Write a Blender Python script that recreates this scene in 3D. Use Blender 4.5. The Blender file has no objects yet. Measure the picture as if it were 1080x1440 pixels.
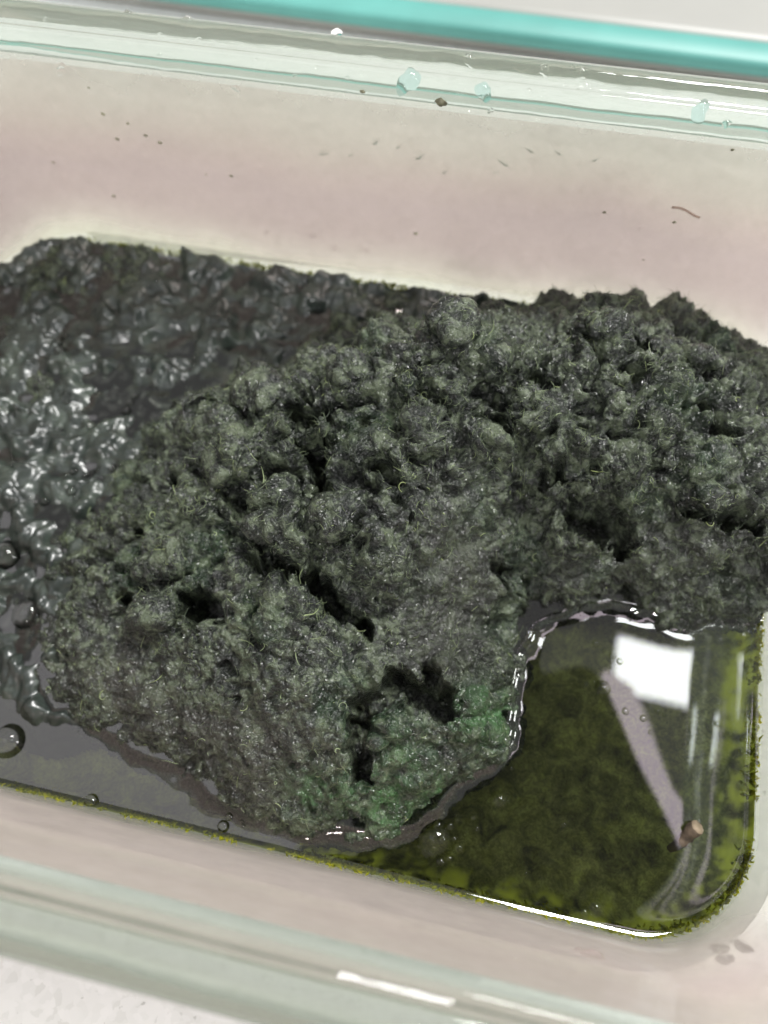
import bpy, bmesh, math, random
import numpy as np
from mathutils import Matrix, Vector

rng = np.random.default_rng(7)
random.seed(7)
S = bpy.context.scene
COL = S.collection

# ------------------------------------------------------------------ camera
FPX, PITCH, YAW, ROLL = 1050.5, math.radians(68.35), math.radians(-17.44), math.radians(-5.86)
CAM = np.array([0.12152643, 0.01234173, 0.14199956])
fw = np.array([math.sin(YAW)*math.cos(PITCH), math.cos(YAW)*math.cos(PITCH), -math.sin(PITCH)])
rt = np.cross(fw, [0, 0, 1]); rt /= np.linalg.norm(rt)
up = np.cross(rt, fw)
cr, sr = math.cos(ROLL), math.sin(ROLL)
rt, up = cr*rt + sr*up, cr*up - sr*rt
cd = bpy.data.cameras.new('camera'); cam = bpy.data.objects.new('camera', cd); COL.objects.link(cam)
cam.matrix_world = Matrix(((rt[0], up[0], -fw[0], CAM[0]), (rt[1], up[1], -fw[1], CAM[1]),
                           (rt[2], up[2], -fw[2], CAM[2]), (0, 0, 0, 1)))
cd.sensor_fit = 'VERTICAL'; cd.sensor_height = 5.757; cd.sensor_width = 4.318
cd.lens = FPX/1440*5.757
cd.clip_start = 0.004; cd.clip_end = 60
cd.dof.use_dof = True; cd.dof.focus_distance = 0.122; cd.dof.aperture_fstop = 1.9
S.camera = cam


def at(px, py, z=0.0):
    """photo pixel (1080x1440) -> point on the horizontal plane at height z"""
    d = fw + rt*(px-540)/FPX - up*(py-720)/FPX
    return CAM + d*((z-CAM[2])/d[2])


# ------------------------------------------------------------------ light
W_ = bpy.data.worlds.new('World'); S.world = W_; W_.use_nodes = True
bg = W_.node_tree.nodes['Background']
bg.inputs[0].default_value = (1.0, 0.985, 0.985, 1); bg.inputs[1].default_value = 0.36
S.view_settings.view_transform = 'Standard'; S.view_settings.look = 'None'
S.view_settings.exposure = 0; S.view_settings.gamma = 1
cy = S.cycles
cy.max_bounces = 24; cy.transmission_bounces = 24; cy.transparent_max_bounces = 16; cy.glossy_bounces = 6
cy.diffuse_bounces = 4; cy.sample_clamp_indirect = 6; cy.use_denoising = True; cy.blur_glossy = 0.0


def area(name, loc, target, sx, sy, radiance, col=(1, 1, 1), spin=0.0):
    ld = bpy.data.lights.new(name, 'AREA'); ld.shape = 'RECTANGLE'; ld.size = sx; ld.size_y = sy
    ld.energy = radiance*math.pi*sx*sy; ld.color = col
    o = bpy.data.objects.new(name, ld); COL.objects.link(o)
    q = (Vector(target)-Vector(loc)).to_track_quat('-Z', 'Y')
    o.matrix_world = Matrix.Translation(loc) @ q.to_matrix().to_4x4() @ Matrix.Rotation(spin, 4, 'Z')
    return o


# bright lamp panel overhead whose image lies in the clear pool
lp = area('panel_light', (0.367, 0.200, 0.65), (0.367, 0.2, 0), 0.125, 0.062, 10, (0.97, 0.99, 1))
lp.matrix_world = Matrix.Translation((0.367, 0.190, 0.65))
# window light from behind, from the right and over the photographer's shoulder
area('window_back', (0.55, 1.0, 1.45), (0.09, 0.06, 0), 0.5, 0.38, 60, (1, 0.99, 0.97))
cl_ = area('ceiling_light', (-0.42, 0.01, 1.2), (-0.42, 0.01, 0), 0.70, 0.60, 0.85, (1, 0.97, 1))
cl_.matrix_world = Matrix.Translation((-0.42, 0.01, 1.2))
area('window_right', (0.80, 0.12, 0.45), (0.14, 0.05, 0), 0.14, 0.14, 22, (0.98, 0.99, 1))
area('window_front', (0.15, -0.62, 0.60), (0.09, 0.05, 0), 0.11, 0.09, 95, (1, 0.98, 0.97))

# ------------------------------------------------------------------ noise
_p = rng.permutation(4096)
_g = rng.normal(size=(4096, 3)); _g /= np.linalg.norm(_g, axis=1)[:, None]
_g = _g.astype(np.float32)


def _hash(i, j, k):
    return _p[(_p[(_p[i & 4095] + j) & 4095] + k) & 4095]


def perlin(P, scale):
    P = (P/scale).astype(np.float32) + 100
    I = np.floor(P).astype(np.int64); f = P - I
    u = f*f*f*(f*(f*6-15)+10)
    r = 0
    for a in (0, 1):
        for b in (0, 1):
            for c in (0, 1):
                g = _g[_hash(I[:, 0]+a, I[:, 1]+b, I[:, 2]+c)]
                d = g[:, 0]*(f[:, 0]-a) + g[:, 1]*(f[:, 1]-b) + g[:, 2]*(f[:, 2]-c)
                w = (u[:, 0] if a else 1-u[:, 0])*(u[:, 1] if b else 1-u[:, 1])*(u[:, 2] if c else 1-u[:, 2])
                r = r + d*w
    return r*1.6


_off = rng.random((4096, 3)).astype(np.float32)


def worley(P, scale):
    """distance to the nearest feature, to the second, and a random value of the cell"""
    P = (P/scale).astype(np.float32) + 100
    I = np.floor(P).astype(np.int64)
    F1 = np.full(len(P), 9, np.float32); F2 = F1.copy(); ID = np.zeros(len(P), np.int64)
    for a in (-1, 0, 1):
        for b in (-1, 0, 1):
            for c in (-1, 0, 1):
                J = I + [a, b, c]
                h = _hash(J[:, 0], J[:, 1], J[:, 2])
                d = ((J + _off[h] - P)**2).sum(1)
                m = d < F1
                F2 = np.where(m, F1, np.minimum(F2, d)); F1 = np.where(m, d, F1); ID = np.where(m, h, ID)
    return np.sqrt(F1), np.sqrt(F2), _off[ID, 0]


def sstep(a, b, x):
    t = np.clip((x-a)/(b-a), 0, 1); return t*t*(3-2*t)


# ------------------------------------------------------------------ helpers
def nodes(name):
    m = bpy.data.materials.new(name); m.use_nodes = True
    nt = m.node_tree; nt.nodes.clear()
    out = nt.nodes.new('ShaderNodeOutputMaterial')
    def N(t, **kw):
        n = nt.nodes.new(t)
        for k, v in kw.items():
            if hasattr(n, k): setattr(n, k, v)
            else: n.inputs[k.replace('_', ' ')].default_value = v
        return n
    return m, nt, N, nt.links.new, out


def rgba(c): return (c[0], c[1], c[2], 1)


def ramp(N, stops):
    r = N('ShaderNodeValToRGB'); e = r.color_ramp.elements
    while len(e) < len(stops): e.new(0.5)
    for k, (p, c) in enumerate(stops):
        e[k].position = p; e[k].color = rgba(c)
    return r


def mesh_obj(name, V, F, mat=None, parent=None, smooth=True, attrs=None):
    me = bpy.data.meshes.new(name)
    V = np.asarray(V, np.float32); 
    if isinstance(F, np.ndarray):
        n = F.shape[1]
        me.vertices.add(len(V)); me.vertices.foreach_set('co', V.ravel())
        me.loops.add(F.size); me.loops.foreach_set('vertex_index', F.ravel().astype(np.int32))
        me.polygons.add(len(F)); me.polygons.foreach_set('loop_start', np.arange(0, F.size, n, dtype=np.int32))
        me.update(calc_edges=True)
    else:
        me.from_pydata(V.tolist(), [], F)
    me.polygons.foreach_set('use_smooth', [smooth]*len(me.polygons))
    for k, v in (attrs or {}).items():
        a = me.attributes.new(k, 'FLOAT', 'POINT'); a.data.foreach_set('value', np.asarray(v, np.float32))
    if mat: me.materials.append(mat)
    me.update()
    o = bpy.data.objects.new(name, me); COL.objects.link(o)
    if parent: o.parent = parent
    return o


def tag(o, label=None, cat=None, group=None, kind=None):
    for k, v in (('label', label), ('category', cat), ('group', group), ('kind', kind)):
        if v: o[k] = v
    return o


def empty(name, loc):
    o = bpy.data.objects.new(name, None); o.location = loc; o.empty_display_size = 0.01; COL.objects.link(o); return o


# ------------------------------------------------------------------ materials
def mat_glass(name, col, rough=0.0, ior=1.5, bump=0.0):
    m, nt, N, L, out = nodes(name)
    b = N('ShaderNodeBsdfPrincipled', Base_Color=rgba(col), Roughness=rough, IOR=ior)
    b.inputs['Transmission Weight'].default_value = 1
    if bump:
        tc = N('ShaderNodeTexCoord'); nz = N('ShaderNodeTexNoise', Scale=90.0, Detail=2.0)
        L(tc.outputs['Object'], nz.inputs['Vector'])
        bp = N('ShaderNodeBump', Strength=bump, Distance=0.002)
        L(nz.outputs[0], bp.inputs['Height']); L(bp.outputs[0], b.inputs['Normal'])
    L(b.outputs[0], out.inputs[0]); return m


def mat_film(name, ior, tint, rough=0.0):
    """thin clear liquid: see-through, with a Fresnel mirror on top"""
    m, nt, N, L, out = nodes(name)
    fr = N('ShaderNodeFresnel', IOR=ior); tr = N('ShaderNodeBsdfTransparent', Color=rgba(tint))
    gl = N('ShaderNodeBsdfGlossy', Roughness=rough); mx = N('ShaderNodeMixShader')
    L(fr.outputs[0], mx.inputs[0]); L(tr.outputs[0], mx.inputs[1]); L(gl.outputs[0], mx.inputs[2])
    L(mx.outputs[0], out.inputs[0]); return m


def mat_pulp(name, wet=0.0):
    m, nt, N, L, out = nodes(name)
    tc = N('ShaderNodeTexCoord')
    ag = N('ShaderNodeAttribute', attribute_name='green'); ab = N('ShaderNodeAttribute', attribute_name='brown')
    n1 = N('ShaderNodeTexNoise', Scale=300.0, Detail=7.0, Roughness=0.75, Distortion=0.6)
    n2 = N('ShaderNodeTexNoise', Scale=1300.0, Detail=4.0, Roughness=0.7, Distortion=1.8, noise_type='RIDGED_MULTIFRACTAL', normalize=True)
    n3 = N('ShaderNodeTexNoise', Scale=75.0, Detail=3.0)
    for n in (n1, n2, n3): L(tc.outputs['Object'], n.inputs['Vector'])
    r1 = ramp(N, [(0.39, (0.012, 0.016, 0.013)), (0.49, (0.052, 0.066, 0.046)), (0.58, (0.27, 0.33, 0.20))])
    L(n1.outputs[0], r1.inputs[0])
    r2 = ramp(N, [(0.3, (0.42, 0.42, 0.44)), (0.6, (1.3, 1.3, 1.25)), (0.75, (2.2, 2.3, 1.8))])
    L(n2.outputs[0], r2.inputs[0])
    mul = N('ShaderNodeMix', data_type='RGBA', blend_type='MULTIPLY'); mul.inputs[0].default_value = 1
    L(r1.outputs[0], mul.inputs[6]); L(r2.outputs[0], mul.inputs[7])
    mg = N('ShaderNodeMix', data_type='RGBA'); mg.inputs[7].default_value = (0.050, 0.145, 0.042, 1)
    mm = N('ShaderNodeMath', operation='MULTIPLY'); L(ag.outputs['Fac'], mm.inputs[0])
    rr = ramp(N, [(0.38, (0, 0, 0)), (0.62, (1, 1, 1))]); L(n3.outputs[0], rr.inputs[0]); 
    n4 = N('ShaderNodeTexNoise', Scale=420.0, Detail=3.0); L(tc.outputs['Object'], n4.inputs['Vector'])
    r4 = ramp(N, [(0.35, (0.15, 0.15, 0.15)), (0.62, (1, 1, 1))]); L(n4.outputs[0], r4.inputs[0])
    L(r4.outputs[0], mm.inputs[1])
    L(mm.outputs[0], mg.inputs[0]); L(mul.outputs[2], mg.inputs[6])
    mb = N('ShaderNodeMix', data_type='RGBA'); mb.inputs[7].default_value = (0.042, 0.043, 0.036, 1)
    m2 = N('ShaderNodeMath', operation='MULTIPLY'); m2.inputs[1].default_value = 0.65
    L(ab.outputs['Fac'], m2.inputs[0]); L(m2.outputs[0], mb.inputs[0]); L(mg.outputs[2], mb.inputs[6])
    b = N('ShaderNodeBsdfPrincipled', Roughness=0.45)
    b.inputs['Specular IOR Level'].default_value = 0.3
    b.inputs['Coat Weight'].default_value = 0.6; b.inputs['Coat Roughness'].default_value = 0.25; b.inputs['Coat IOR'].default_value = 1.6
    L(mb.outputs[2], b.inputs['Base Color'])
    bp = N('ShaderNodeBump', Strength=1.0, Distance=0.0005); L(n2.outputs[0], bp.inputs['Height'])
    L(bp.outputs[0], b.inputs['Normal'])
    aw = N('ShaderNodeAttribute', attribute_name='wet')
    vo = N('ShaderNodeTexVoronoi', Scale=1250.0, feature='SMOOTH_F1'); vo.inputs['Smoothness'].default_value = 0.25
    nd = N('ShaderNodeTexNoise', Scale=700.0); dm = N('ShaderNodeMix', data_type='VECTOR'); dm.inputs[0].default_value = 0.0012
    L(tc.outputs['Object'], nd.inputs['Vector']); L(tc.outputs['Object'], dm.inputs[4]); L(nd.outputs[1], dm.inputs[5]); L(dm.outputs[1], vo.inputs['Vector'])
    iv = N('ShaderNodeMath', operation='MULTIPLY'); iv.inputs[1].default_value = -1.0; L(vo.outputs['Distance'], iv.inputs[0])
    ih = N('ShaderNodeMath', operation='MULTIPLY_ADD'); ih.inputs[1].default_value = 0.35; L(n2.outputs[0], ih.inputs[0]); L(iv.outputs[0], ih.inputs[2])
    bc = N('ShaderNodeBump', Strength=1.0, Distance=0.0007); L(ih.outputs[0], bc.inputs['Height']); L(bc.outputs[0], b.inputs['Coat Normal'])
    rw = N('ShaderNodeMapRange'); rw.inputs[3].default_value = 0.15; rw.inputs[4].default_value = 0.06; L(aw.outputs['Fac'], rw.inputs[0]); L(rw.outputs[0], b.inputs['Coat Roughness'])
    cw = N('ShaderNodeMapRange'); cw.inputs[3].default_value = 0.7; cw.inputs[4].default_value = 1.0; L(aw.outputs['Fac'], cw.inputs[0]); L(cw.outputs[0], b.inputs['Coat Weight'])
    L(b.outputs[0], out.inputs[0]); return m


def mat_slurry():
    m, nt, N, L, out = nodes('wet_slurry')
    tc = N('ShaderNodeTexCoord')
    n1 = N('ShaderNodeTexNoise', Scale=170.0, Detail=5.0, Roughness=0.6); L(tc.outputs['Object'], n1.inputs['Vector'])
    r1 = ramp(N, [(0.3, (0.009, 0.014, 0.012)), (0.5, (0.026, 0.036, 0.030)), (0.7, (0.060, 0.078, 0.060))])
    L(n1.outputs[0], r1.inputs[0])
    b = N('ShaderNodeBsdfPrincipled', Roughness=0.4)
    b.inputs['Coat Weight'].default_value = 0.6; b.inputs['Coat Roughness'].default_value = 0.25
    b.inputs['Coat IOR'].default_value = 1.6
    L(r1.outputs[0], b.inputs['Base Color']); L(b.outputs[0], out.inputs[0])
    return m


def mat_sediment():
    m, nt, N, L, out = nodes('algae_sediment')
    tc = N('ShaderNodeTexCoord'); ae = N('ShaderNodeAttribute', attribute_name='edge')
    n1 = N('ShaderNodeTexNoise', Scale=210.0, Detail=7.0, Roughness=0.66, Distortion=0.8)
    n2 = N('ShaderNodeTexNoise', Scale=900.0, Detail=3.0, Distortion=2.0)
    for n in (n1, n2): L(tc.outputs['Object'], n.inputs['Vector'])
    r1 = ramp(N, [(0.34, (0.070, 0.080, 0.035)), (0.5, (0.25, 0.275, 0.10)), (0.68, (0.47, 0.52, 0.19))])
    L(n1.outputs[0], r1.inputs[0])
    r2 = ramp(N, [(0.35, (0.7, 0.7, 0.7)), (0.7, (1.5, 1.5, 1.4))]); L(n2.outputs[0], r2.inputs[0])
    mul = N('ShaderNodeMix', data_type='RGBA', blend_type='MULTIPLY'); mul.inputs[0].default_value = 1
    L(r1.outputs[0], mul.inputs[6]); L(r2.outputs[0], mul.inputs[7])
    mx = N('ShaderNodeMix', data_type='RGBA'); mx.inputs[7].default_value = (0.36, 0.41, 0.05, 1)
    L(ae.outputs['Fac'], mx.inputs[0]); L(mul.outputs[2], mx.inputs[6])
    b = N('ShaderNodeBsdfPrincipled', Roughness=0.7); L(mx.outputs[2], b.inputs['Base Color'])
    tl = N('ShaderNodeBsdfTranslucent'); L(mx.outputs[2], tl.inputs[0]); ms = N('ShaderNodeMixShader'); L(ae.outputs['Fac'], ms.inputs[0])
    hf = N('ShaderNodeMath', operation='MULTIPLY'); hf.inputs[1].default_value = 0.5; L(ae.outputs['Fac'], hf.inputs[0]); L(hf.outputs[0], ms.inputs[0])
    L(b.outputs[0], ms.inputs[1]); L(tl.outputs[0], ms.inputs[2]); L(ms.outputs[0], out.inputs[0]); return m


def mat_fibre(name, stops, thin=0.0):
    m, nt, N, L, out = nodes(name)
    a = N('ShaderNodeAttribute', attribute_name='tone'); r = ramp(N, stops)
    L(a.outputs['Fac'], r.inputs[0])
    b = N('ShaderNodeBsdfPrincipled', Roughness=0.4)
    b.inputs['Specular IOR Level'].default_value = 0.25; b.inputs['Coat Weight'].default_value = 0.5; b.inputs['Coat Roughness'].default_value = 0.15
    L(r.outputs[0], b.inputs['Base Color'])
    tl = N('ShaderNodeBsdfTranslucent'); L(r.outputs[0], tl.inputs[0]); ms = N('ShaderNodeMixShader'); ms.inputs[0].default_value = thin
    L(b.outputs[0], ms.inputs[1]); L(tl.outputs[0], ms.inputs[2]); L(ms.outputs[0], out.inputs[0]); return m


def mat_plain(name, col, rough=0.5, var=0.0, scale=40.0, sub=0.0, coat=0.0):
    m, nt, N, L, out = nodes(name)
    b = N('ShaderNodeBsdfPrincipled', Roughness=rough, Base_Color=rgba(col))
    b.inputs['Coat Weight'].default_value = coat
    if var:
        tc = N('ShaderNodeTexCoord'); n = N('ShaderNodeTexNoise', Scale=scale, Detail=5.0); L(tc.outputs['Object'], n.inputs['Vector'])
        r = ramp(N, [(0.3, tuple(c*(1-var) for c in col)), (0.7, tuple(min(1, c*(1+var)) for c in col))])
        L(n.outputs[0], r.inputs[0]); L(r.outputs[0], b.inputs['Base Color'])
    L(b.outputs[0], out.inputs[0]); return m


def mat_counter():
    m, nt, N, L, out = nodes('speckled_white_stone')
    tc = N('ShaderNodeTexCoord')
    v = N('ShaderNodeTexVoronoi', Scale=620.0); v2 = N('ShaderNodeTexVoronoi', Scale=1500.0)
    n = N('ShaderNodeTexNoise', Scale=300.0, Detail=4.0)
    wv = N('ShaderNodeMix', data_type='VECTOR'); wv.inputs[0].default_value = 0.004
    L(tc.outputs['Object'], n.inputs['Vector'])
    L(tc.outputs['Object'], wv.inputs[4]); L(n.outputs[1], wv.inputs[5])
    L(wv.outputs[1], v.inputs['Vector']); L(wv.outputs[1], v2.inputs['Vector'])
    r = ramp(N, [(0.0, (0.72, 0.715, 0.69)), (0.3, (0.81, 0.805, 0.785)), (0.8, (0.87, 0.86, 0.845))])
    L(v.outputs['Color'], r.inputs[0])
    r2 = ramp(N, [(0.02, (0.6, 0.6, 0.58)), (0.10, (1, 1, 1))]); L(v2.outputs['Color'], r2.inputs[0])
    mul = N('ShaderNodeMix', data_type='RGBA', blend_type='MULTIPLY'); mul.inputs[0].default_value = 1
    L(r.outputs[0], mul.inputs[6]); L(r2.outputs[0], mul.inputs[7])
    b = N('ShaderNodeBsdfPrincipled', Roughness=0.5); b.inputs['Specular IOR Level'].default_value = 0.3; L(mul.outputs[2], b.inputs['Base Color'])
    L(b.outputs[0], out.inputs[0]); return m


M_GLASS = mat_glass('clear_glass', (0.985, 0.99, 0.985))
def mat_wall():
    m, nt, N, L, out = nodes('wall_glass_film_painted_light')
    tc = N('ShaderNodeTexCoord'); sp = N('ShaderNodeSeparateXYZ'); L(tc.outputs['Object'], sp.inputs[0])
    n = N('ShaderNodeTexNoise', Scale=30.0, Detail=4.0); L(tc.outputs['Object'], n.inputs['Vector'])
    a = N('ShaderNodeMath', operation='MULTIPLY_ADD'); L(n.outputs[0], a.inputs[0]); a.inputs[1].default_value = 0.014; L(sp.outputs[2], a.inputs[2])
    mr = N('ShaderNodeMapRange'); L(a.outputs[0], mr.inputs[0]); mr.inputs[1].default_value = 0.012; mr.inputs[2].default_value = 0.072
    r = ramp(N, [(0.22, (0.90, 0.915, 0.83)), (0.34, (0.86, 0.81, 0.79)), (0.60, (0.83, 0.775, 0.77)), (0.68, (0.89, 0.84, 0.80)), (0.78, (0.85, 0.85, 0.79)), (1.0, (0.86, 0.88, 0.83))])  # mauve film band; cream and green bands paint in refracted light
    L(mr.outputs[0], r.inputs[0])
    tr = N('ShaderNodeBsdfTransparent'); gl = N('ShaderNodeBsdfGlossy', Roughness=0.0); b = N('ShaderNodeMixShader')
    lw = N('ShaderNodeLayerWeight', Blend=0.5); pw = N('ShaderNodeMath', operation='POWER'); pw.inputs[1].default_value = 5.0; L(lw.outputs['Facing'], pw.inputs[0])
    ma = N('ShaderNodeMath', operation='MULTIPLY_ADD'); ma.inputs[1].default_value = 0.35; ma.inputs[2].default_value = 0.045; L(pw.outputs[0], ma.inputs[0])
    L(ma.outputs[0], b.inputs[0]); L(tr.outputs[0], b.inputs[1]); L(gl.outputs[0], b.inputs[2])
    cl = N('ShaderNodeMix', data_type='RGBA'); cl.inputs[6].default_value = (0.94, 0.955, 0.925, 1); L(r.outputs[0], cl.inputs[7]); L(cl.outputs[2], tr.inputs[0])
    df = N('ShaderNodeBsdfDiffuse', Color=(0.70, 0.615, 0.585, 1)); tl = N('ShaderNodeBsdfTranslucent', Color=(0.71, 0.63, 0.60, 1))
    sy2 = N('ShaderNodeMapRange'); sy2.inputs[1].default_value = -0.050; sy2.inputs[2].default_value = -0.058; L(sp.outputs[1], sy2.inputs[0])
    c1 = N('ShaderNodeMix', data_type='RGBA'); c1.inputs[6].default_value = (0.70, 0.615, 0.585, 1); c1.inputs[7].default_value = (0.90, 0.80, 0.77, 1); L(sy2.outputs[0], c1.inputs[0]); L(c1.outputs[2], df.inputs[0]); L(c1.outputs[2], tl.inputs[0])  # front wall film painted lighter to offset the shade of the rim
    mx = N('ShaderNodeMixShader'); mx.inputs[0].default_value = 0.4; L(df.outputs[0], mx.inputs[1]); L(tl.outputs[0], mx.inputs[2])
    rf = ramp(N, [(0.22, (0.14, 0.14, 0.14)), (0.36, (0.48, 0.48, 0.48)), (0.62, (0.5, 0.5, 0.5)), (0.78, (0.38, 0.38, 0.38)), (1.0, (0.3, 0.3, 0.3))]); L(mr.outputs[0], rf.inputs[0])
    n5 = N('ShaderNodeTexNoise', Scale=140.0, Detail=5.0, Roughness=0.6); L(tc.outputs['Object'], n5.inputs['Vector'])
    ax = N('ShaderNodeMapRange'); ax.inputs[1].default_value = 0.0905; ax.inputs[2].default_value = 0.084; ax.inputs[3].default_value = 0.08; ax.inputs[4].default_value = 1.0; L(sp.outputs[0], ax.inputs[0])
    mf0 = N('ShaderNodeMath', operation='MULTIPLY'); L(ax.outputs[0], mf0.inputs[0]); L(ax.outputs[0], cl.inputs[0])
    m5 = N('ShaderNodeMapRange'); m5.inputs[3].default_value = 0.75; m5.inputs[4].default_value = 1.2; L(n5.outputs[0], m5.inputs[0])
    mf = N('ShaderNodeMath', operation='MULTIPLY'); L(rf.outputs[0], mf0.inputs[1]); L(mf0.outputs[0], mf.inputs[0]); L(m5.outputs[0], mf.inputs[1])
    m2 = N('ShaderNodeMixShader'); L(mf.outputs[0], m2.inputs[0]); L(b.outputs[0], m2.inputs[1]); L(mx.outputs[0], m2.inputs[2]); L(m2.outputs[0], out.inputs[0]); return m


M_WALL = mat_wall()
M_RIM = mat_glass('green_tinted_rim_glass', (0.91, 0.965, 0.935), rough=0.02, bump=0.22)
_nt = M_RIM.node_tree; _o = [n for n in _nt.nodes if n.type == 'OUTPUT_MATERIAL'][0]; _b = [n for n in _nt.nodes if n.type == 'BSDF_PRINCIPLED'][0]
_t = _nt.nodes.new('ShaderNodeBsdfTranslucent'); _t.inputs[0].default_value = (0.56, 0.64, 0.55, 1); _x = _nt.nodes.new('ShaderNodeMixShader'); _x.inputs[0].default_value = 0.3
_nt.links.new(_b.outputs[0], _x.inputs[1]); _nt.links.new(_t.outputs[0], _x.inputs[2]); _nt.links.new(_x.outputs[0], _o.inputs[0])
M_BASE = mat_glass('base_glass', (0.96, 0.985, 0.965))
M_WATER = mat_film('murky_liquid_surface', 2.1, (0.94, 0.97, 0.90), 0.025)
M_BUB = mat_film('bubble_film', 1.5, (0.97, 0.98, 0.96))
M_DROP = mat_glass('water_drop', (1, 1, 1), ior=1.33)
M_TEALDROP = mat_glass('water_drop_over_teal', (0.62, 0.86, 0.87), ior=1.33)
M_PULP = mat_pulp('dark_green_pulp')
M_SLURRY = mat_slurry()
M_SED = mat_sediment()
M_COUNTER = mat_counter()

# ------------------------------------------------------------------ the counter
W, D, ZC = 0.18, 0.12167, -0.0172
ctr = mesh_obj('countertop', [(-3, -3, ZC), (3, -3, ZC), (3, 3, ZC), (-3, 3, ZC)], [(0, 1, 2, 3)], M_COUNTER)
tag(ctr, 'white speckled stone countertop under the glass container', kind='structure')

# ------------------------------------------------------------------ glass container
RAD, NC = 0.021, 14


def ring(o, z, rad=RAD):
    r = max(rad+o, 0.002)
    pts = []
    for cx, cy, a0 in ((W+o-r, D+o-r, 0), (-o+r, D+o-r, 90), (-o+r, -o+r, 180), (W+o-r, -o+r, 270)):
        for k in range(NC+1):
            a = math.radians(a0+90*k/NC)
            pts.append((cx+r*math.cos(a), cy+r*math.sin(a), z))
    return pts


def loft(profile, close_last=False, close_first=False):
    V, F = [], []
    n = 4*(NC+1)
    for o, z in profile: V += ring(o, z)
    for i in range(len(profile)-1):
        for k in range(n):
            a, b = i*n+k, i*n+(k+1) % n
            F.append((a, b, b+n, a+n))
    if close_last: F.append(tuple((len(profile)-1)*n+k for k in range(n)))
    if close_first: F.append(tuple(k for k in range(n))[::-1])
    return V, F


def mm(*p): return [(a/1000, b/1000) for a, b in p]


box = empty('glass_container', (W/2, D/2, ZC))
tag(box, 'rectangular clear glass food container holding the green pulp and liquid', 'container')
LOC = Vector((W/2, D/2, ZC))


def local(V): return [(x-W/2, y-D/2, z-ZC) for x, y, z in V]


# inner face goes down, outer face goes up: listed so that faces look outwards
inner = mm((3.0, 47.0), (2.6, 40), (2.0, 30), (1.2, 18), (0.5, 8), (0, 1), (-0.2, -3))
outer = mm((5.2, -3), (5.7, 2), (6.3, 10), (7.0, 22), (7.6, 34), (8.0, 41.5))
V1, F1 = loft(inner); V2, F2 = loft(outer); n0 = len(V1)
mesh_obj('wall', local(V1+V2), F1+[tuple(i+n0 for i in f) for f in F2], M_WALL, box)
rimp = mm((8.0, 41.5), (8.6, 42.6), (10.4, 43.0), (11.6, 43.6), (12.1, 45), (12.15, 48), (11.9, 50.4), (11.0, 51.6),
          (9.4, 52.0), (8.0, 51.7), (7.0, 50.9), (6.2, 50.5), (5.4, 50.9), (4.6, 51.2), (3.8, 50.6), (3.3, 49.2), (3.0, 47))
_nt = M_BASE.node_tree; _o = [n for n in _nt.nodes if n.type == 'OUTPUT_MATERIAL'][0]; _b = [n for n in _nt.nodes if n.type == 'BSDF_PRINCIPLED'][0]
_t = _nt.nodes.new('ShaderNodeBsdfTransparent'); _t.inputs[0].default_value = (0.93, 0.95, 0.90, 1); _x = _nt.nodes.new('ShaderNodeMixShader'); _x.inputs[0].default_value = 0.5
_nt.links.new(_b.outputs[0], _x.inputs[1]); _nt.links.new(_t.outputs[0], _x.inputs[2]); _nt.links.new(_x.outputs[0], _o.inputs[0])
V, F = loft(rimp); mesh_obj('rim', local(V), F, M_RIM, box)
b1 = mm((-0.2, -3), (-0.6, -5.5), (-1.6, -8), (-3.4, -10.2), (-6, -11.6), (-9.5, -12.2), (-14, -12.4))
b2 = mm((-12, -15.2), (-7, -15.6), (-5.2, -16.8), (-3.6, -17), (-1.0, -15.6), (1.6, -12.5), (3.6, -8.6), (4.7, -5.5), (5.2, -3))
V1, F1 = loft(b1, close_last=True); V2, F2 = loft(b2, close_first=True); n0 = len(V1)
mesh_obj('base', local(V1+V2), F1+[tuple(i+n0 for i in f) for f in F2], M_BASE, box)


def wall_dist(x, y):
    """distance inwards from the inner wall at the waterline (negative outside)"""
    qx = np.abs(x-W/2)-(W/2-RAD); qy = np.abs(y-D/2)-(D/2-RAD)
    return RAD-(np.hypot(np.maximum(qx, 0), np.maximum(qy, 0))+np.minimum(np.maximum(qx, qy), 0))


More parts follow.
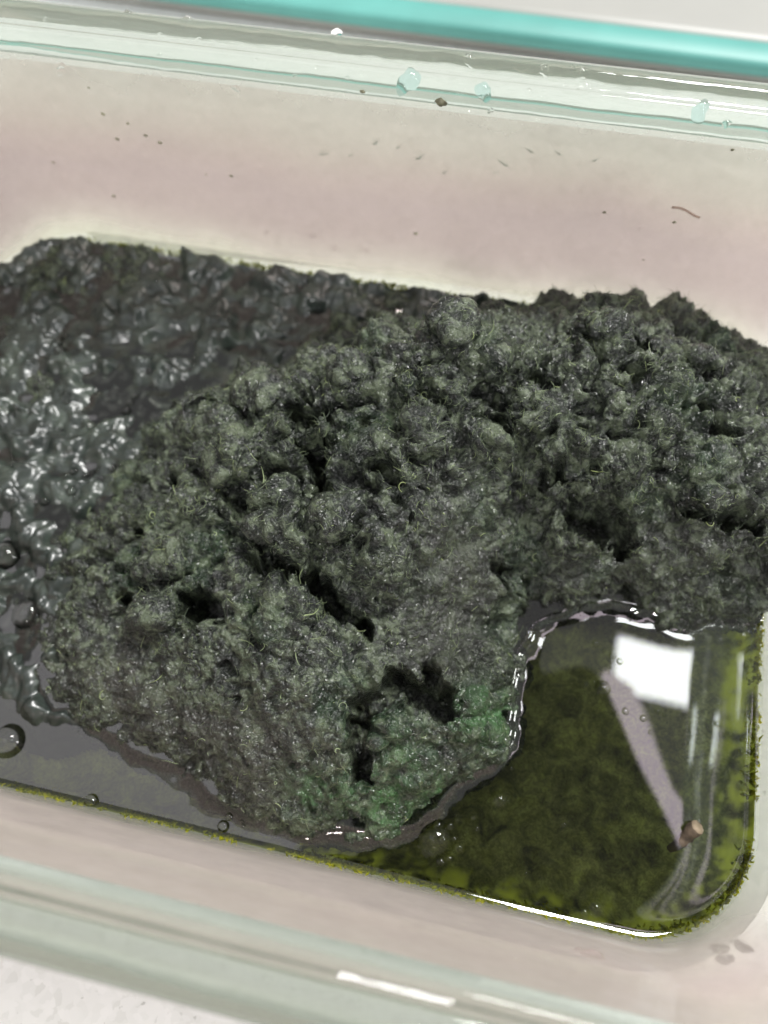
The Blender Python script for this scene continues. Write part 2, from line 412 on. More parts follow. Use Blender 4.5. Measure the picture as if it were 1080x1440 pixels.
# ------------------------------------------------------------------ the mound
CP = [  # photo pixel and height in mm
    (440, 515, 19), (330, 560, 14), (250, 590, 9), (330, 640, 19), (500, 600, 24), (560, 500, 26), (640, 470, 30), (690, 560, 28),
    (520, 700, 25), (540, 760, 24), (430, 720, 21), (600, 650, 27), (450, 850, 17), (400, 870, 18), (330, 760, 17), (220, 700, 10),
    (330, 950, 13), (450, 1000, 14.5), (560, 900, 13), (640, 900, 10.5), (680, 800, 13.5), (740, 740, 15.5), (600, 800, 17),
    (560, 1060, 10.5), (650, 1030, 8.5), (620, 960, 11.5), (470, 1100, 8), (540, 1130, 5),
    (850, 462, 25), (760, 500, 25), (950, 505, 24), (1060, 575, 19), (900, 600, 24.5), (780, 620, 26), (1000, 630, 21), (1080, 650, 17),
    (1000, 700, 19), (880, 700, 19), (800, 750, 15), (900, 790, 9), (1040, 790, 9), (1100, 760, 12), (1110, 620, 14),
    (150, 760, 5), (170, 880, 8), (250, 900, 11), (120, 960, 4), (220, 1000, 7), (340, 1080, 7),
    # waterline
    (205, 640, 0.5), (130, 760, 0.5), (85, 860, 0.5), (55, 960, 0.3), (130, 1015, 0), (260, 1090, 0), (390, 1160, 0), (480, 1168, 0),
    (575, 1160, 0), (640, 1110, 0), (712, 1050, 0), (722, 960, 0), (745, 890, 0), (820, 852, 0), (950, 872, 0), (1075, 868, 0),
    # beyond it
    (120, 600, -2), (60, 760, -2), (10, 860, -2), (-10, 980, -4), (80, 1070, -8), (230, 1150, -8), (390, 1215, -8), (570, 1225, -8),
    (690, 1140, -8), (770, 1040, -9), (780, 960, -9), (830, 900, -8), (950, 930, -9), (1060, 930, -9), (880, 1150, -10), (1000, 1150, -10),
    (750, 1270, -10), (-200, 700, -3), (-200, 1000, -6), (200, 420, -2), (0, 500, -2), (380, 400, -2), (550, 425, -1)]
C3 = np.array([at(px, py, z/1000) for px, py, z in CP])
# the side of the mound that faces away from the camera
EX = np.array([(0.055, 0.078, -2), (0.075, 0.094, -1), (0.105, 0.110, 0), (0.128, 0.119, 4), (0.155, 0.121, 7), (0.178, 0.119, 3), (0.181, 0.09, 14)], float)
EX[:, 2] /= 1000
C3 = np.vstack([C3, EX])


def tps(r2): return r2*np.log(np.maximum(r2, 1e-12))


sc_ = 20.0
cxy = C3[:, :2]*sc_
K = tps(((cxy[:, None]-cxy[None])**2).sum(2)) + np.eye(len(cxy))*0.004
Pm = np.hstack([np.ones((len(cxy), 1)), cxy])
A = np.block([[K, Pm], [Pm.T, np.zeros((3, 3))]])
sol = np.linalg.solve(A, np.concatenate([C3[:, 2], np.zeros(3)]))


def base_h(x, y):
    q = np.stack([x, y], 1)*sc_
    out = np.empty(len(x))
    for i in range(0, len(x), 40000):
        b = q[i:i+40000]
        out[i:i+40000] = tps(((b[:, None]-cxy[None])**2).sum(2)) @ sol[:-3] + sol[-3] + b @ sol[-2:]
    return np.clip(out, -0.010, 0.036)


def seg_d(x, y, a, b):
    a, b = np.array(a[:2]), np.array(b[:2]); d = b-a
    t = np.clip(((x-a[0])*d[0]+(y-a[1])*d[1])/(d@d+1e-12), 0, 1)
    return np.hypot(x-a[0]-t*d[0], y-a[1]-t*d[1])


ST = 0.00022
gx = np.arange(0.0004, W-0.0003, ST); gy = np.arange(0.0004, D-0.0003, ST)
X, Y = np.meshgrid(gx, gy); nx, ny = len(gx), len(gy)
# smooth base from a coarser grid
cgx = np.arange(-0.002, W+0.003, 0.001); cgy = np.arange(-0.002, D+0.003, 0.001)
CX, CY = np.meshgrid(cgx, cgy); CH = base_h(CX.ravel(), CY.ravel()).reshape(CX.shape)


def bil(Hm, x, y):
    u = (x+0.002)/0.001; v = (y+0.002)/0.001
    i = np.clip(u.astype(int), 0, Hm.shape[1]-2); j = np.clip(v.astype(int), 0, Hm.shape[0]-2); u = u-i; v = v-j
    return (Hm[j, i]*(1-u)+Hm[j, i+1]*u)*(1-v)+(Hm[j+1, i]*(1-u)+Hm[j+1, i+1]*u)*v


H = bil(CH, X, Y)
# explicit crevices and pits (pixel a, pixel b, surface height mm, radius mm, depth mm)
PITS = [((275, 845), (287, 862), 13, 2.1, 13), ((168, 838), (178, 846), 8, 1.3, 6), ((195, 742), (200, 752), 9, 1.2, 5), ((420, 572), (440, 592), 23, 2.0, 8),
        ((440, 625), (452, 690), 23, 1.9, 9), ((360, 740), (385, 800), 18, 1.7, 6), ((400, 800), (470, 838), 18, 2.0, 9), ((470, 842), (512, 884), 16, 1.4, 7),
        ((507, 1000), (505, 1088), 10.5, 1.5, 9), ((508, 1000), (560, 962), 11.5, 1.8, 7), ((575, 970), (625, 990), 11, 2.0, 8), ((600, 940), (612, 975), 12, 1.2, 5),
        ((820, 708), (900, 738), 19, 2.5, 9), ((970, 712), (1065, 718), 18, 1.8, 8), ((690, 580), (692, 592), 28, 1.5, 6), ((704, 780), (706, 802), 17, 1.3, 6),
        ((750, 850), (800, 858), 2, 2.0, 7), ((330, 695), (372, 748), 18, 1.2, 5), ((530, 655), (556, 668), 25, 1.5, 6), ((510, 596), (516, 606), 25, 1.3, 5), ((244, 682), (250, 690), 11, 1.6, 6),
        ((600, 560), (620, 580), 27, 1.2, 4.5),
        ((880, 510), (900, 520), 28, 1.6, 5), ((780, 655), (830, 640), 24, 1.5, 5), ((1000, 560), (1040, 590), 25, 1.5, 4), ((900, 450), (915, 470), 29, 1.3, 4), ((760, 520), (775, 530), 29, 1.4, 5)]
LUMPS = [((338, 653), 18, 4.2, 3.4), ((404, 712), 19, 4.6, 3.0), ((536, 738), 24, 4.2, 3.6), ((479, 726), 22, 2.9, 2.6), ((513, 632), 25, 4.0, 2.6), ((450, 608), 23, 3.0, 2.4), ((400, 862), 16, 4.8, 2.2),
         ((622, 945), 12, 2.9, 3.0), ((560, 1045), 10, 4.6, 2.6), ((668, 1010), 8, 3.2, 2.2), ((640, 474), 28, 3.4, 3.8), ((832, 458), 25, 3.0, 2.6), ((915, 490), 24, 2.8, 2.0),
         ((490, 525), 22, 4.2, 2.4), ((950, 640), 24, 3.5, 2.0), ((600, 610), 27, 3.2, 2.0), ((380, 560), 17, 3.2, 2.0), ((300, 600), 14, 3.0, 1.8), ((700, 520), 28, 3.4, 2.2),
         ((560, 520), 25, 3.0, 2.2), ((210, 870), 9, 3.0, 2.4), ((1010, 480), 28, 3.0, 2.2), ((850, 560), 27, 3.2, 1.8), ((1010, 660), 22, 3.4, 1.8)]
wx = perlin(np.stack([X.ravel(), Y.ravel(), np.zeros(X.size)], 1), 0.006).reshape(X.shape)*0.0016
wy = perlin(np.stack([X.ravel(), Y.ravel(), np.full(X.size, 0.3)], 1), 0.006).reshape(X.shape)*0.0016
for c, z, r, a in LUMPS:
    p = at(*c, z/1000); d = np.hypot(X+wx-p[0], Y+wy-p[1])/(r/1000)
    H += a/1000*np.sqrt(np.clip(1-d*d*0.85, 0, 1))*sstep(1.05, 0.85, d)
for a, b, z, r, dp in [((702, 545), (735, 700), 24, 5.0, 3.6), ((735, 700), (760, 850), 14, 5.5, 4.2), ((840, 705), (910, 730), 19, 4.5, 3.0), ((640, 860), (700, 800), 13, 6.0, 2.0)]:
    H -= dp/1000*np.exp(-(seg_d(X+wx, Y+wy, at(*a, z/1000), at(*b, z/1000))/(r/1000))**2)
pit = np.zeros_like(H)
P2 = np.stack([X.ravel(), Y.ravel(), np.full(X.size, 0.7)], 1); pn1 = perlin(P2, 0.0022).reshape(X.shape); pn2 = perlin(P2, 0.0009).reshape(X.shape)
for a, b, z, r, dp in PITS:
    d = seg_d(X+wx, Y+wy, at(*a, z/1000), at(*b, z/1000))/(r/1000)
    pit = np.maximum(pit, dp/1000*sstep(1.35, 0.45, d+0.55*pn1+0.3*pn2))
gyy, gxx = np.gradient(H, ST); Nn = np.stack([-gxx, -gyy, np.ones_like(H)], 2)
Nn /= np.linalg.norm(Nn, axis=2)[:, :, None]
P0 = np.stack([X, Y, H], 2).reshape(-1, 3); Nf = Nn.reshape(-1, 3)
wp = np.stack([perlin(P0, 0.0045), perlin(P0+0.5, 0.0045), perlin(P0+0.9, 0.0045)], 1)
Pw = P0 + wp*0.0011
# smooth brownish band through the middle and along the lower left
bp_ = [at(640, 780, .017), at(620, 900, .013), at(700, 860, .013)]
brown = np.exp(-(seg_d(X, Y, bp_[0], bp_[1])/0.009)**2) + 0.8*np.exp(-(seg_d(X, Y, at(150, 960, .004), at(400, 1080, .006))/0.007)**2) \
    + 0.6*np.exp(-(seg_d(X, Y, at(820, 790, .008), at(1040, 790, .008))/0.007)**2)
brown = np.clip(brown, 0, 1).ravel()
front = sstep(0.046, 0.026, P0[:, 1]+0.004*perlin(P0+.66, 0.012)+0.10*np.maximum(P0[:, 0]-0.1, 0))
rough = (1-0.68*brown)*(1-0.5*front)
wq = np.stack([perlin(P0+.2, 0.0016), perlin(P0+.35, 0.0016), perlin(P0+.65, 0.0016)], 1)
Pq = Pw + wq*0.00055
f1, f2, fi = worley(Pq, 0.0074); clod = np.sqrt(np.clip(1-(f1/0.95)**2, 0, 1))
g1, g2, gi = worley(Pq+0.31, 0.0035); clod2 = np.sqrt(np.clip(1-(g1/0.9)**2, 0, 1))
h1, h2, hi = worley(Pq+0.77, 0.0017); clod3 = np.sqrt(np.clip(1-(h1/0.9)**2, 0, 1))
fb = sum(perlin(Pq+k*.17, 0.006/2**k)*0.62**k for k in range(4))
hole = sstep(0.30, 0.85, fb)
crack = np.exp(-((f2-f1)/0.10)**2)*sstep(-0.1, 0.35, perlin(P0+.44, 0.009)) + 0.5*np.exp(-((g2-g1)/0.12)**2)*sstep(-0.05, 0.4, perlin(P0+.54, 0.006))
r1 = 1-np.abs(perlin(P0+wp*0.0007+wq*.0003, 0.0013)); r2 = 1-np.abs(perlin(P0+wp*0.0005+wq*.0003+0.4, 0.00065))
k1, k2, ki = worley(P0+wp*0.0022+wq*.0004+.91, 0.0125); clod0 = np.sqrt(np.clip(1-(k1/0.95)**2, 0, 1))
crack0 = np.exp(-((k2-k1)/0.11)**2)*sstep(-0.25, 0.25, perlin(P0+.84, 0.012))
bl = sum(np.abs(perlin(P0+wp*0.0016+wq*0.0003+k*.23, 0.0095/2**k))*0.46**k for k in range(4))
bl -= np.median(bl)
pin = sstep(0.30, 0.60, perlin(P0+wq*0.0005+.61, 0.0034))*sstep(-0.2, 0.25, perlin(P0+.74, 0.010))
disp = rough*(0.0040*bl + 0.0034*(clod0-0.6)*(0.35+1.3*ki) - 0.0022*crack0 + 0.0020*(clod-0.6)*(0.3+1.4*fi) + 0.0010*(clod2-0.6)*(0.2+1.6*gi)
              - 0.0034*pin - 0.0013*crack) + 0.0010*bl*(1-rough) \
    + 0.00050*(clod3-0.6)*(0.3+1.4*hi) + 0.00055*(r1-0.75) + 0.00036*(r2-0.75) + 0.0010*perlin(P0, 0.011)
disp *= sstep(-0.006, 0.003, P0[:, 2])*0.75+0.25
Pd = P0 + Nf*disp[:, None] + np.stack([wp[:, 0]*0.0004+wq[:, 0]*.0003, wp[:, 1]*0.0004+wq[:, 1]*.0003, -pit.ravel()], 1)
grn = [((430, 1108), 7, 4, 1), ((550, 1130), 5, 5, 1), ((610, 1120), 5, 4, .9), ((560, 1060), 10, 7, .5), ((665, 1010), 8, 5, .75), ((700, 1000), 6, 3.5, 1), ((480, 1120), 5, 4, .8)]
green = np.zeros(X.size)
for c, z, r, w in grn:
    p = at(*c, z/1000); green = np.maximum(green, w*np.exp(-(np.hypot(P0[:, 0]-p[0], P0[:, 1]-p[1])/(r/1000))**2))
wetm = np.clip(0.9*front*sstep(-0.35, 0.25, perlin(P0+.37, 0.010)) + green + 0.45*sstep(0.0, 0.4, perlin(P0+.57, 0.009)), 0, 1)
green = np.clip(green*1.0 + 0.15*sstep(0.1, 0.5, perlin(P0+0.21, 0.012)), 0, 1)*(pit.ravel() < 0.001)
wd = wall_dist(Pd[:, 0], Pd[:, 1])
ok = (P0[:, 2] > -0.0030) & (wd > 0.0003)
okg = ok.reshape(ny, nx)
ii = np.arange(ny*nx).reshape(ny, nx)
quad = okg[:-1, :-1] & okg[1:, :-1] & okg[:-1, 1:] & okg[1:, 1:]
Fq = np.stack([ii[:-1, :-1][quad], ii[:-1, 1:][quad], ii[1:, 1:][quad], ii[1:, :-1][quad]], 1)
used = np.zeros(ny*nx, bool); used[Fq.ravel()] = True
remap = np.cumsum(used)-1
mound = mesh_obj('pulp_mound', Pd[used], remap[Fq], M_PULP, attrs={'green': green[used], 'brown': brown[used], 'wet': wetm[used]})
tag(mound, 'large mound of dark green wet fibrous pulp heaped in the glass container', 'pulp')


# ------------------------------------------------------------------ fibres
def fibres(name, roots, normals, length, radius, seg, sides, curl, lift, mat, parent, tone, r):
    n = len(roots)
    t = r.normal(size=(n, 3)); t -= (t*normals).sum(1)[:, None]*normals*0.9; t /= np.linalg.norm(t, axis=1)[:, None]
    axis = normals + 0.5*r.normal(size=(n, 3)); axis /= np.linalg.norm(axis, axis=1)[:, None]
    pts = [roots - normals*0.0001]; d = t + normals*lift[:, None]
    cur = r.normal(size=n)*curl
    for s in range(seg):
        d = d/np.linalg.norm(d, axis=1)[:, None]
        pts.append(pts[-1]+d*(length/seg)[:, None])
        d = d*np.cos(cur)[:, None]+np.cross(axis, d)*np.sin(cur)[:, None] - normals*0.25*lift[:, None] + r.normal(size=(n, 3))*0.12
    pts = np.stack(pts, 1)
    tan = np.gradient(pts, axis=1); tan /= np.linalg.norm(tan, axis=2)[:, :, None]+1e-12
    s1 = np.cross(tan, axis[:, None]); s1 /= np.linalg.norm(s1, axis=2)[:, :, None]+1e-9; s2 = np.cross(tan, s1)
    prof = np.linspace(1, 0.45, seg+1)[None, :, None]*radius[:, None, None]
    V = np.stack([pts+prof*(s1*math.cos(2*math.pi*k/sides)+s2*math.sin(2*math.pi*k/sides)) for k in range(sides)], 2)
    base = np.arange(n)[:, None, None]*(seg+1)*sides
    sg = np.arange(seg)[None, :, None]*sides; k = np.arange(sides)[None, None]; k2 = (k+1) % sides
    F = np.stack([base+sg+k, base+sg+k2, base+sg+sides+k2, base+sg+sides+k], 3).reshape(-1, 4)
    tn = np.repeat(tone, (seg+1)*sides)
    return mesh_obj(name, V.reshape(-1, 3), F, mat, parent, True, {'tone': tn})


G = Pd.reshape(ny, nx, 3)
du = np.gradient(G, axis=1); dv = np.gradient(G, axis=0); NN = np.cross(du, dv); NN /= np.linalg.norm(NN, axis=2)[:, :, None]+1e-12
NN = NN.reshape(-1, 3)
cand = np.flatnonzero(used & (Pd[:, 2] > 0.0))
M_FIB = mat_fibre('pulp_fibre', [(0, (0.026, 0.034, 0.024)), (0.5, (0.095, 0.120, 0.078)), (0.85, (0.26, 0.32, 0.17)), (1, (0.32, 0.38, 0.14))])
wgt = np.clip(disp[cand]*1000+0.9, 0.10, 3)**1.5*(1-0.8*wetm[cand])*(pit.ravel()[cand] < 0.0008); s = rng.choice(cand, 24000, p=wgt/wgt.sum())
tone = np.clip(rng.beta(1.6, 3, 24000)+0.3*sstep(-0.3, 0.5, perlin(P0[s]+.27, 0.007)), 0, 0.9)
o = fibres('fibre_mat', Pd[s], NN[s], rng.uniform(0.0007, 0.0024, 24000), rng.uniform(0.000035, 0.000075, 24000), 4, 3, 0.6,
           rng.uniform(0.0, 0.05, 24000), M_FIB, mound, tone, rng)
tag(o, kind='stuff')
cand = cand[(pit.ravel()[cand] < 0.0005) & (disp[cand] > -0.0005)]; s = rng.choice(cand, 260)
o = fibres('pale_fibre', Pd[s], NN[s], rng.uniform(0.0008, 0.0036, 260), rng.uniform(0.00005, 0.00016, 260), 7, 4, 0.5,
           rng.uniform(0.05, 0.3, 260), M_FIB, mound, rng.uniform(0.75, 0.97, 260), rng)
tag(o, kind='stuff')

# ------------------------------------------------------------------ slurry around it
SS = 0.0004
sx_ = np.arange(0.0003, W, SS); sy_ = np.arange(0.0003, D, SS)
SX, SY = np.meshgrid(sx_, sy_); m_, n_ = SX.shape
q = np.stack([SX.ravel(), SY.ravel(), np.zeros(SX.size)], 1)
hm = bil(CH, SX, SY).ravel()
# how much slurry there is: full on the left and along the back, none in the two clear pools
pl = [at(30, 1000), at(0, 800), at(60, 640), at(220, 500), at(400, 440), at(560, 430), at(100, 260), at(-150, 800)]
nzs = perlin(q+.11, 0.012)
thick = sstep(0.006, 0.014, q[:, 1]+0.004*nzs-0.10*np.maximum(q[:, 0]-0.045, 0))*sstep(0.150, 0.135, q[:, 0])*np.maximum(sstep(0.115, 0.105, q[:, 0]), sstep(0.062, 0.07, q[:, 1]))
fp = at(330, 530)
film = np.exp(-(seg_d(q[:, 0], q[:, 1], at(230, 580), at(440, 470))/0.0075)**2)
sw = np.stack([perlin(q, 0.007), perlin(q+.4, 0.007), 0*hm], 1)*0.0016
sw += np.stack([perlin(q+.9, 0.0025), perlin(q+.7, 0.0025), 0*hm], 1)*0.0007
a1, b1_, i1 = worley(q+sw, 0.0056); a2, _, i2 = worley(q+sw+.2, 0.0030); a3, _, i3 = worley(q+sw*.5+.6, 0.0016)
lum = sstep(-0.55, 0.5, perlin(q+.33, 0.011)+0.6*perlin(q+.53, 0.005)+0.3*perlin(q+.73, 0.0028))
sl = -0.0011 + 0.0016*lum + 0.0028*lum*(np.sqrt(np.clip(1-a1**2, 0, 1))-0.5)*(.1+1.8*i1) + 0.0011*(np.sqrt(np.clip(1-a2**2, 0, 1))-0.55)*(.1+1.8*i2)*(.3+lum) \
    + 0.00022*(np.sqrt(np.clip(1-a3**2, 0, 1))-0.6) + 0.0004*perlin(q+.83, 0.0035) - 0.0026*film
sl += 0.0014*np.exp(-(wall_dist(q[:, 0], q[:, 1])/0.003)**2)*(0.6+perlin(q+.15, 0.006))
zs = -0.0075*(1-thick) + sl*thick
wd = wall_dist(q[:, 0], q[:, 1])
oks = ((thick > 0.05) & (wd > 0.0002) & (hm < 0.004)).reshape(m_, n_)
q[:, 2] = zs


def grid_mesh(name, P, okm, mat, parent=None, attrs=None, snap=None):
    """grid faces where okm holds; with snap, rim faces are kept and their outer corners pulled onto wall_dist = snap"""
    m_, n_ = okm.shape
    ii = np.arange(m_*n_).reshape(m_, n_)
    c4 = (okm[:-1, :-1], okm[1:, :-1], okm[:-1, 1:], okm[1:, 1:])
    qd = (c4[0] & c4[1] & c4[2] & c4[3]) if snap is None else (c4[0] | c4[1] | c4[2] | c4[3])
    F = np.stack([ii[:-1, :-1][qd], ii[:-1, 1:][qd], ii[1:, 1:][qd], ii[1:, :-1][qd]], 1)
    us = np.zeros(m_*n_, bool); us[F.ravel()] = True; rm = np.cumsum(us)-1
    P = P.copy()
    if snap is not None:
        out = us & ~okm.ravel()
        for _ in range(3):
            x, y = P[out, 0], P[out, 1]; e = 1e-4; w = wall_dist(x, y)-snap
            gx_ = (wall_dist(x+e, y)-wall_dist(x-e, y))/(2*e); gy_ = (wall_dist(x, y+e)-wall_dist(x, y-e))/(2*e)
            P[out, 0] -= w*gx_; P[out, 1] -= w*gy_
    return mesh_obj(name, P[us], rm[F], mat, parent, True, {k: v[us] for k, v in (attrs or {}).items()})


slurry = grid_mesh('pulp_slurry', q, oks, M_SLURRY)
tag(slurry, 'glossy grey green slurry of loose pulp at the left and back of the container', kind='stuff')
slurry['category'] = 'slurry'

# ------------------------------------------------------------------ sediment on the basin floor
ss = 0.0006
ex = np.arange(-0.0006, W+0.0006, ss); ey = np.arange(-0.0006, D+0.0006, ss); EXg, EYg = np.meshgrid(ex, ey)
e = np.stack([EXg.ravel(), EYg.ravel(), np.zeros(EXg.size)], 1); wd = wall_dist(e[:, 0], e[:, 1])
jag = perlin(e, 0.004)*0.0009+perlin(e+.3, 0.0013)*0.0005
dd = np.maximum(wd, 0)*1000
floor = np.interp(dd, [0.3, 0.7, 1.6, 3.4, 6, 9.5, 14], [-1.6, -5.0, -8, -10.2, -11.6, -12.2, -12.4])/1000
e[:, 2] = floor + 0.0007 + sstep(0.002, 0.010, wd)*0.0022*(1+0.8*perlin(e+.6, 0.012)) + 0.0006*perlin(e, 0.0022)*sstep(0.001, 0.003, wd)
edge = (0.25+0.75*sstep(0.085, 0.11, e[:, 0]))*sstep(0.0052, 0.0012, wd+jag*3)*sstep(-.35, .35, perlin(e+.9, 0.005)+0.8*perlin(e+.4, 0.0016)+0.12)
sed = grid_mesh('sediment', e, (wd > 0.0004).reshape(EXg.shape), M_SED, None, {'edge': edge}, snap=0.00025)
tag(sed, 'olive green algae sediment under the clear liquid, seen in the front right pool', kind='stuff')
sed['category'] = 'sediment'

# yellow green scum fringe clinging to the wall at the waterline
tt = np.concatenate([rng.uniform(0, 2*(W+D), 5200)])
per = ring(0, 0); perA = np.array(per+[per[0]]); ln = np.linalg.norm(np.diff(perA, axis=0), axis=1); cum = np.concatenate([[0], np.cumsum(ln)])
tt = rng.uniform(0, cum[-1], 9000)
px_ = np.interp(tt, cum, perA[:, 0]); py_ = np.interp(tt, cum, perA[:, 1])
rp = np.stack([px_, py_, np.zeros(9000)], 1); cn = np.array([W/2, D/2, 0]); inw = np.stack([np.clip(cn[0]-px_, -.04, .04), np.clip(cn[1]-py_, -.03, .03), 0*px_], 1)
e1 = 1e-4
gxn = (wall_dist(px_+e1, py_)-wall_dist(px_-e1, py_)); gyn = (wall_dist(px_, py_+e1)-wall_dist(px_, py_-e1))
nin = np.stack([gxn, gyn, 0*gxn], 1); nin /= np.linalg.norm(nin, axis=1)[:, None]+1e-12
clump = perlin(rp, 0.010)*0.5+perlin(rp+.2, 0.003)*0.5
keep = clump+rng.normal(size=9000)*0.12 > -0.08
back = rp[:, 1] > D*0.8
zf = np.where(back, rng.uniform(-0.002, 0.0012, 9000), -np.abs(rng.normal(size=9000))*0.0018+0.0003)
rp = rp+nin*(0.0004+np.clip(-zf, 0, 1)*0.25)[:, None]; rp[:, 2] = zf
M_FRINGE = mat_fibre('yellow_green_scum', [(0, (0.22, 0.25, 0.03)), (0.5, (0.55, 0.57, 0.04)), (1, (0.78, 0.74, 0.12))], 0.75)
rp = rp[keep]; nk = nin[keep]; nk = nk+np.array([0, 0, 0.6]); nk /= np.linalg.norm(nk, axis=1)[:, None]
tf = np.where(back[keep], rng.uniform(0, 0.3, len(rp)), np.clip(rng.beta(2, 2, len(rp)), 0, 1))
fr = fibres('scum_fringe', rp, nk, rng.uniform(0.0004, 0.0011, len(rp)), rng.uniform(0.00012, 0.00032, len(rp)), 3, 4, 0.7, rng.uniform(0, .3, len(rp)), M_FRINGE, None, tf, rng)
tag(fr, 'yellow green scum fringe along the waterline of the glass wall', kind='stuff')
fr['category'] = 'scum'

# ------------------------------------------------------------------ the liquid
ws = 0.0005
lx = np.arange(-0.0004, W+0.0004, ws); ly = np.arange(-0.0004, D+0.0004, ws); LX, LY = np.meshgrid(lx, ly)
l = np.stack([LX.ravel(), LY.ravel(), np.zeros(LX.size)], 1)
wd = wall_dist(l[:, 0], l[:, 1]); hm = bil(CH, l[:, 0], l[:, 1])
hm = hm+0.0012*perlin(l, 0.007)+0.0006*perlin(l, 0.0028)
z = 0.0007*np.exp(-np.maximum(wd, 0)/0.0009) + 0.0011*np.exp(np.minimum(hm, 0)/0.0010)
leftm = sstep(0.075, 0.045, l[:, 0])*0.8+sstep(0.07, 0.09, l[:, 1])
leftm = np.clip(leftm, 0, 1)*sstep(0.012, 0.02, l[:, 1])
z += leftm*(0.0004*perlin(l+.5, 0.007)+0.0002*perlin(l+.1, 0.003)) + 0.00012*perlin(l+.7, 0.02)
l[:, 2] = z - 0.0002 - 0.0003*leftm
liq = grid_mesh('liquid', l, (wd > 0.0).reshape(LX.shape), M_WATER, snap=-0.00005)
tag(liq, 'still murky liquid pooled round the pulp mound inside the glass', kind='structure')


def water_z(x, y):
    i = int(round((x-lx[0])/ws)); j = int(round((y-ly[0])/ws))
    return l[np.clip(j, 0, len(ly)-1)*len(lx)+np.clip(i, 0, len(lx)-1), 2]


def slurry_z(x, y):
    i = int(round((x-sx_[0])/SS)); j = int(round((y-sy_[0])/SS))
    return q[np.clip(j, 0, m_-1)*n_+np.clip(i, 0, n_-1), 2]


# ------------------------------------------------------------------ bubbles
def dome(seg=20, rings=7, full=False):
    V, F = [], []
    for i in range(rings):
        a = math.radians(62)*(1-i/rings)
        for k in range(seg):
            t = 2*math.pi*k/seg; V.append((1.13*math.sin(a)*math.cos(t), 1.13*math.sin(a)*math.sin(t), 1.6*(math.cos(a)-0.47)))
    V.append((0, 0, 1.6*0.53))
    for i in range(rings-1):
        for k in range(seg): F.append((i*seg+k, i*seg+(k+1) % seg, (i+1)*seg+(k+1) % seg, (i+1)*seg+k))
    for k in range(seg): F.append(((rings-1)*seg+k, (rings-1)*seg+(k+1) % seg, len(V)-1))
    return V, F


bv, bf = dome()
proto = mesh_obj('bubble', bv, bf, M_BUB); dome_me = proto.data
first = [True]


def bubble(x, y, r, label, group, z=None):
    o = proto if first[0] else proto.copy()
    if not first[0]: COL.objects.link(o)
    first[0] = False
    if z is None: z = max(water_z(x, y), slurry_z(x, y))
    o.location = (x, y, z-r*0.15); o.scale = (r, r, r*random.uniform(0.75, 1.0)); o.rotation_euler = (0, 0, random.random()*6)
    tag(o, label, 'bubble', group); return o


big = [((38, 862), 3.6, 'largest clear bubble, dark inside, in the slurry at the left edge'),
       ((12, 1042), 3.4, 'wide flat ringed bubble at the left edge near the front wall'),
       ((6, 780), 3.6, 'pale bubble cut by the left frame edge above the largest clear bubble'),
       ((612, 1180), 3.2, 'clear bubble cluster head in front of the bright green pulp'),
       ((838, 1278), 1.5, 'bright bubble in the pool beside the front glass wall'),
       ((822, 1284), 1.0, 'small bubble left of the bright bubble by the front wall'),
       ((848, 968), 1.6, 'white bubble at the top of the lavender reflection in the pool'),
       ((128, 1128), 1.5, 'bubble on the waterline at the lower left front wall'),
       ((702, 1125), 1.7, 'shining bubble at the right foot of the bright green pulp')]
for (px, py), r, lab in big:
    p = at(px, py); bubble(p[0], p[1], r/1000, lab, None)
def foam(n, cx, cy, sx, sy, rmax, label, group):
    """clusters of a few touching bubbles"""
    for k in range(n):
        c = at(random.gauss(cx, sx), random.gauss(cy, sy)); r = random.uniform(0.5, 1)*rmax; a = random.random()*6.3
        for j in range(random.choice((2, 3, 4, 5))):
            if wall_dist(c[0], c[1]) > 0.002 and bil(CH, c[:1], c[1:2])[0] < -0.0005: bubble(c[0], c[1], r, label, group)
            r2 = r*random.uniform(0.45, 0.95); c = c+np.array([math.cos(a), math.sin(a), 0])*(r+r2)*0.95; r = r2; a += random.uniform(-1.6, 1.6)


foam(20, 70, 640, 80, 120, 0.0017, 'small foam bubble in the blurred grey slurry left of the mound', 'bubbles in the left slurry')
foam(9, 420, 430, 110, 28, 0.0013, 'small foam bubble in the blurred slurry along the back wall', 'bubbles in the back slurry')
foam(4, 610, 1182, 25, 12, 0.0018, 'clear bubble in the froth before the bright green pulp', 'froth before the green pulp')
foam(3, 330, 1150, 40, 14, 0.0013, 'small bubble in the dark channel under the front edge of the mound', 'froth in the front channel')
pool = [(838, 905), (850, 915), (862, 922), (872, 930), (835, 960), (825, 962), (800, 1155), (793, 1160), (925, 1000), (935, 1005), (915, 1030), (1010, 1018),
        (990, 1000), (665, 1150), (672, 1165), (655, 1170), (740, 1228), (755, 1270), (590, 1190), (625, 1195), (880, 1000), (905, 1010), (720, 1080)]
for px, py in pool:
    p = at(px, py); bubble(p[0], p[1], random.uniform(0.0003, 0.0008), 'tiny glinting bubble floating on the clear front right pool', 'tiny bubbles on the pool')

# ------------------------------------------------------------------ what the pool mirrors, above the frame
def prism(poly, z0, z1, bev=0.0015):
    n = len(poly); c = np.mean(poly, 0); P = np.array(poly); inn = c+(P-c)*(1-bev/np.linalg.norm(P-c, axis=1))[:, None]
    V = [(*p, z0) for p in inn]+[(*p, z0+bev) for p in P]+[(*p, z1-bev) for p in P]+[(*p, z1) for p in inn]
    F = [tuple(range(n))[::-1], tuple(range(3*n, 4*n))]
    for i in range(3):
        for k in range(n): F.append((i*n+k, i*n+(k+1) % n, (i+1)*n+(k+1) % n, (i+1)*n+k))
    return V, F


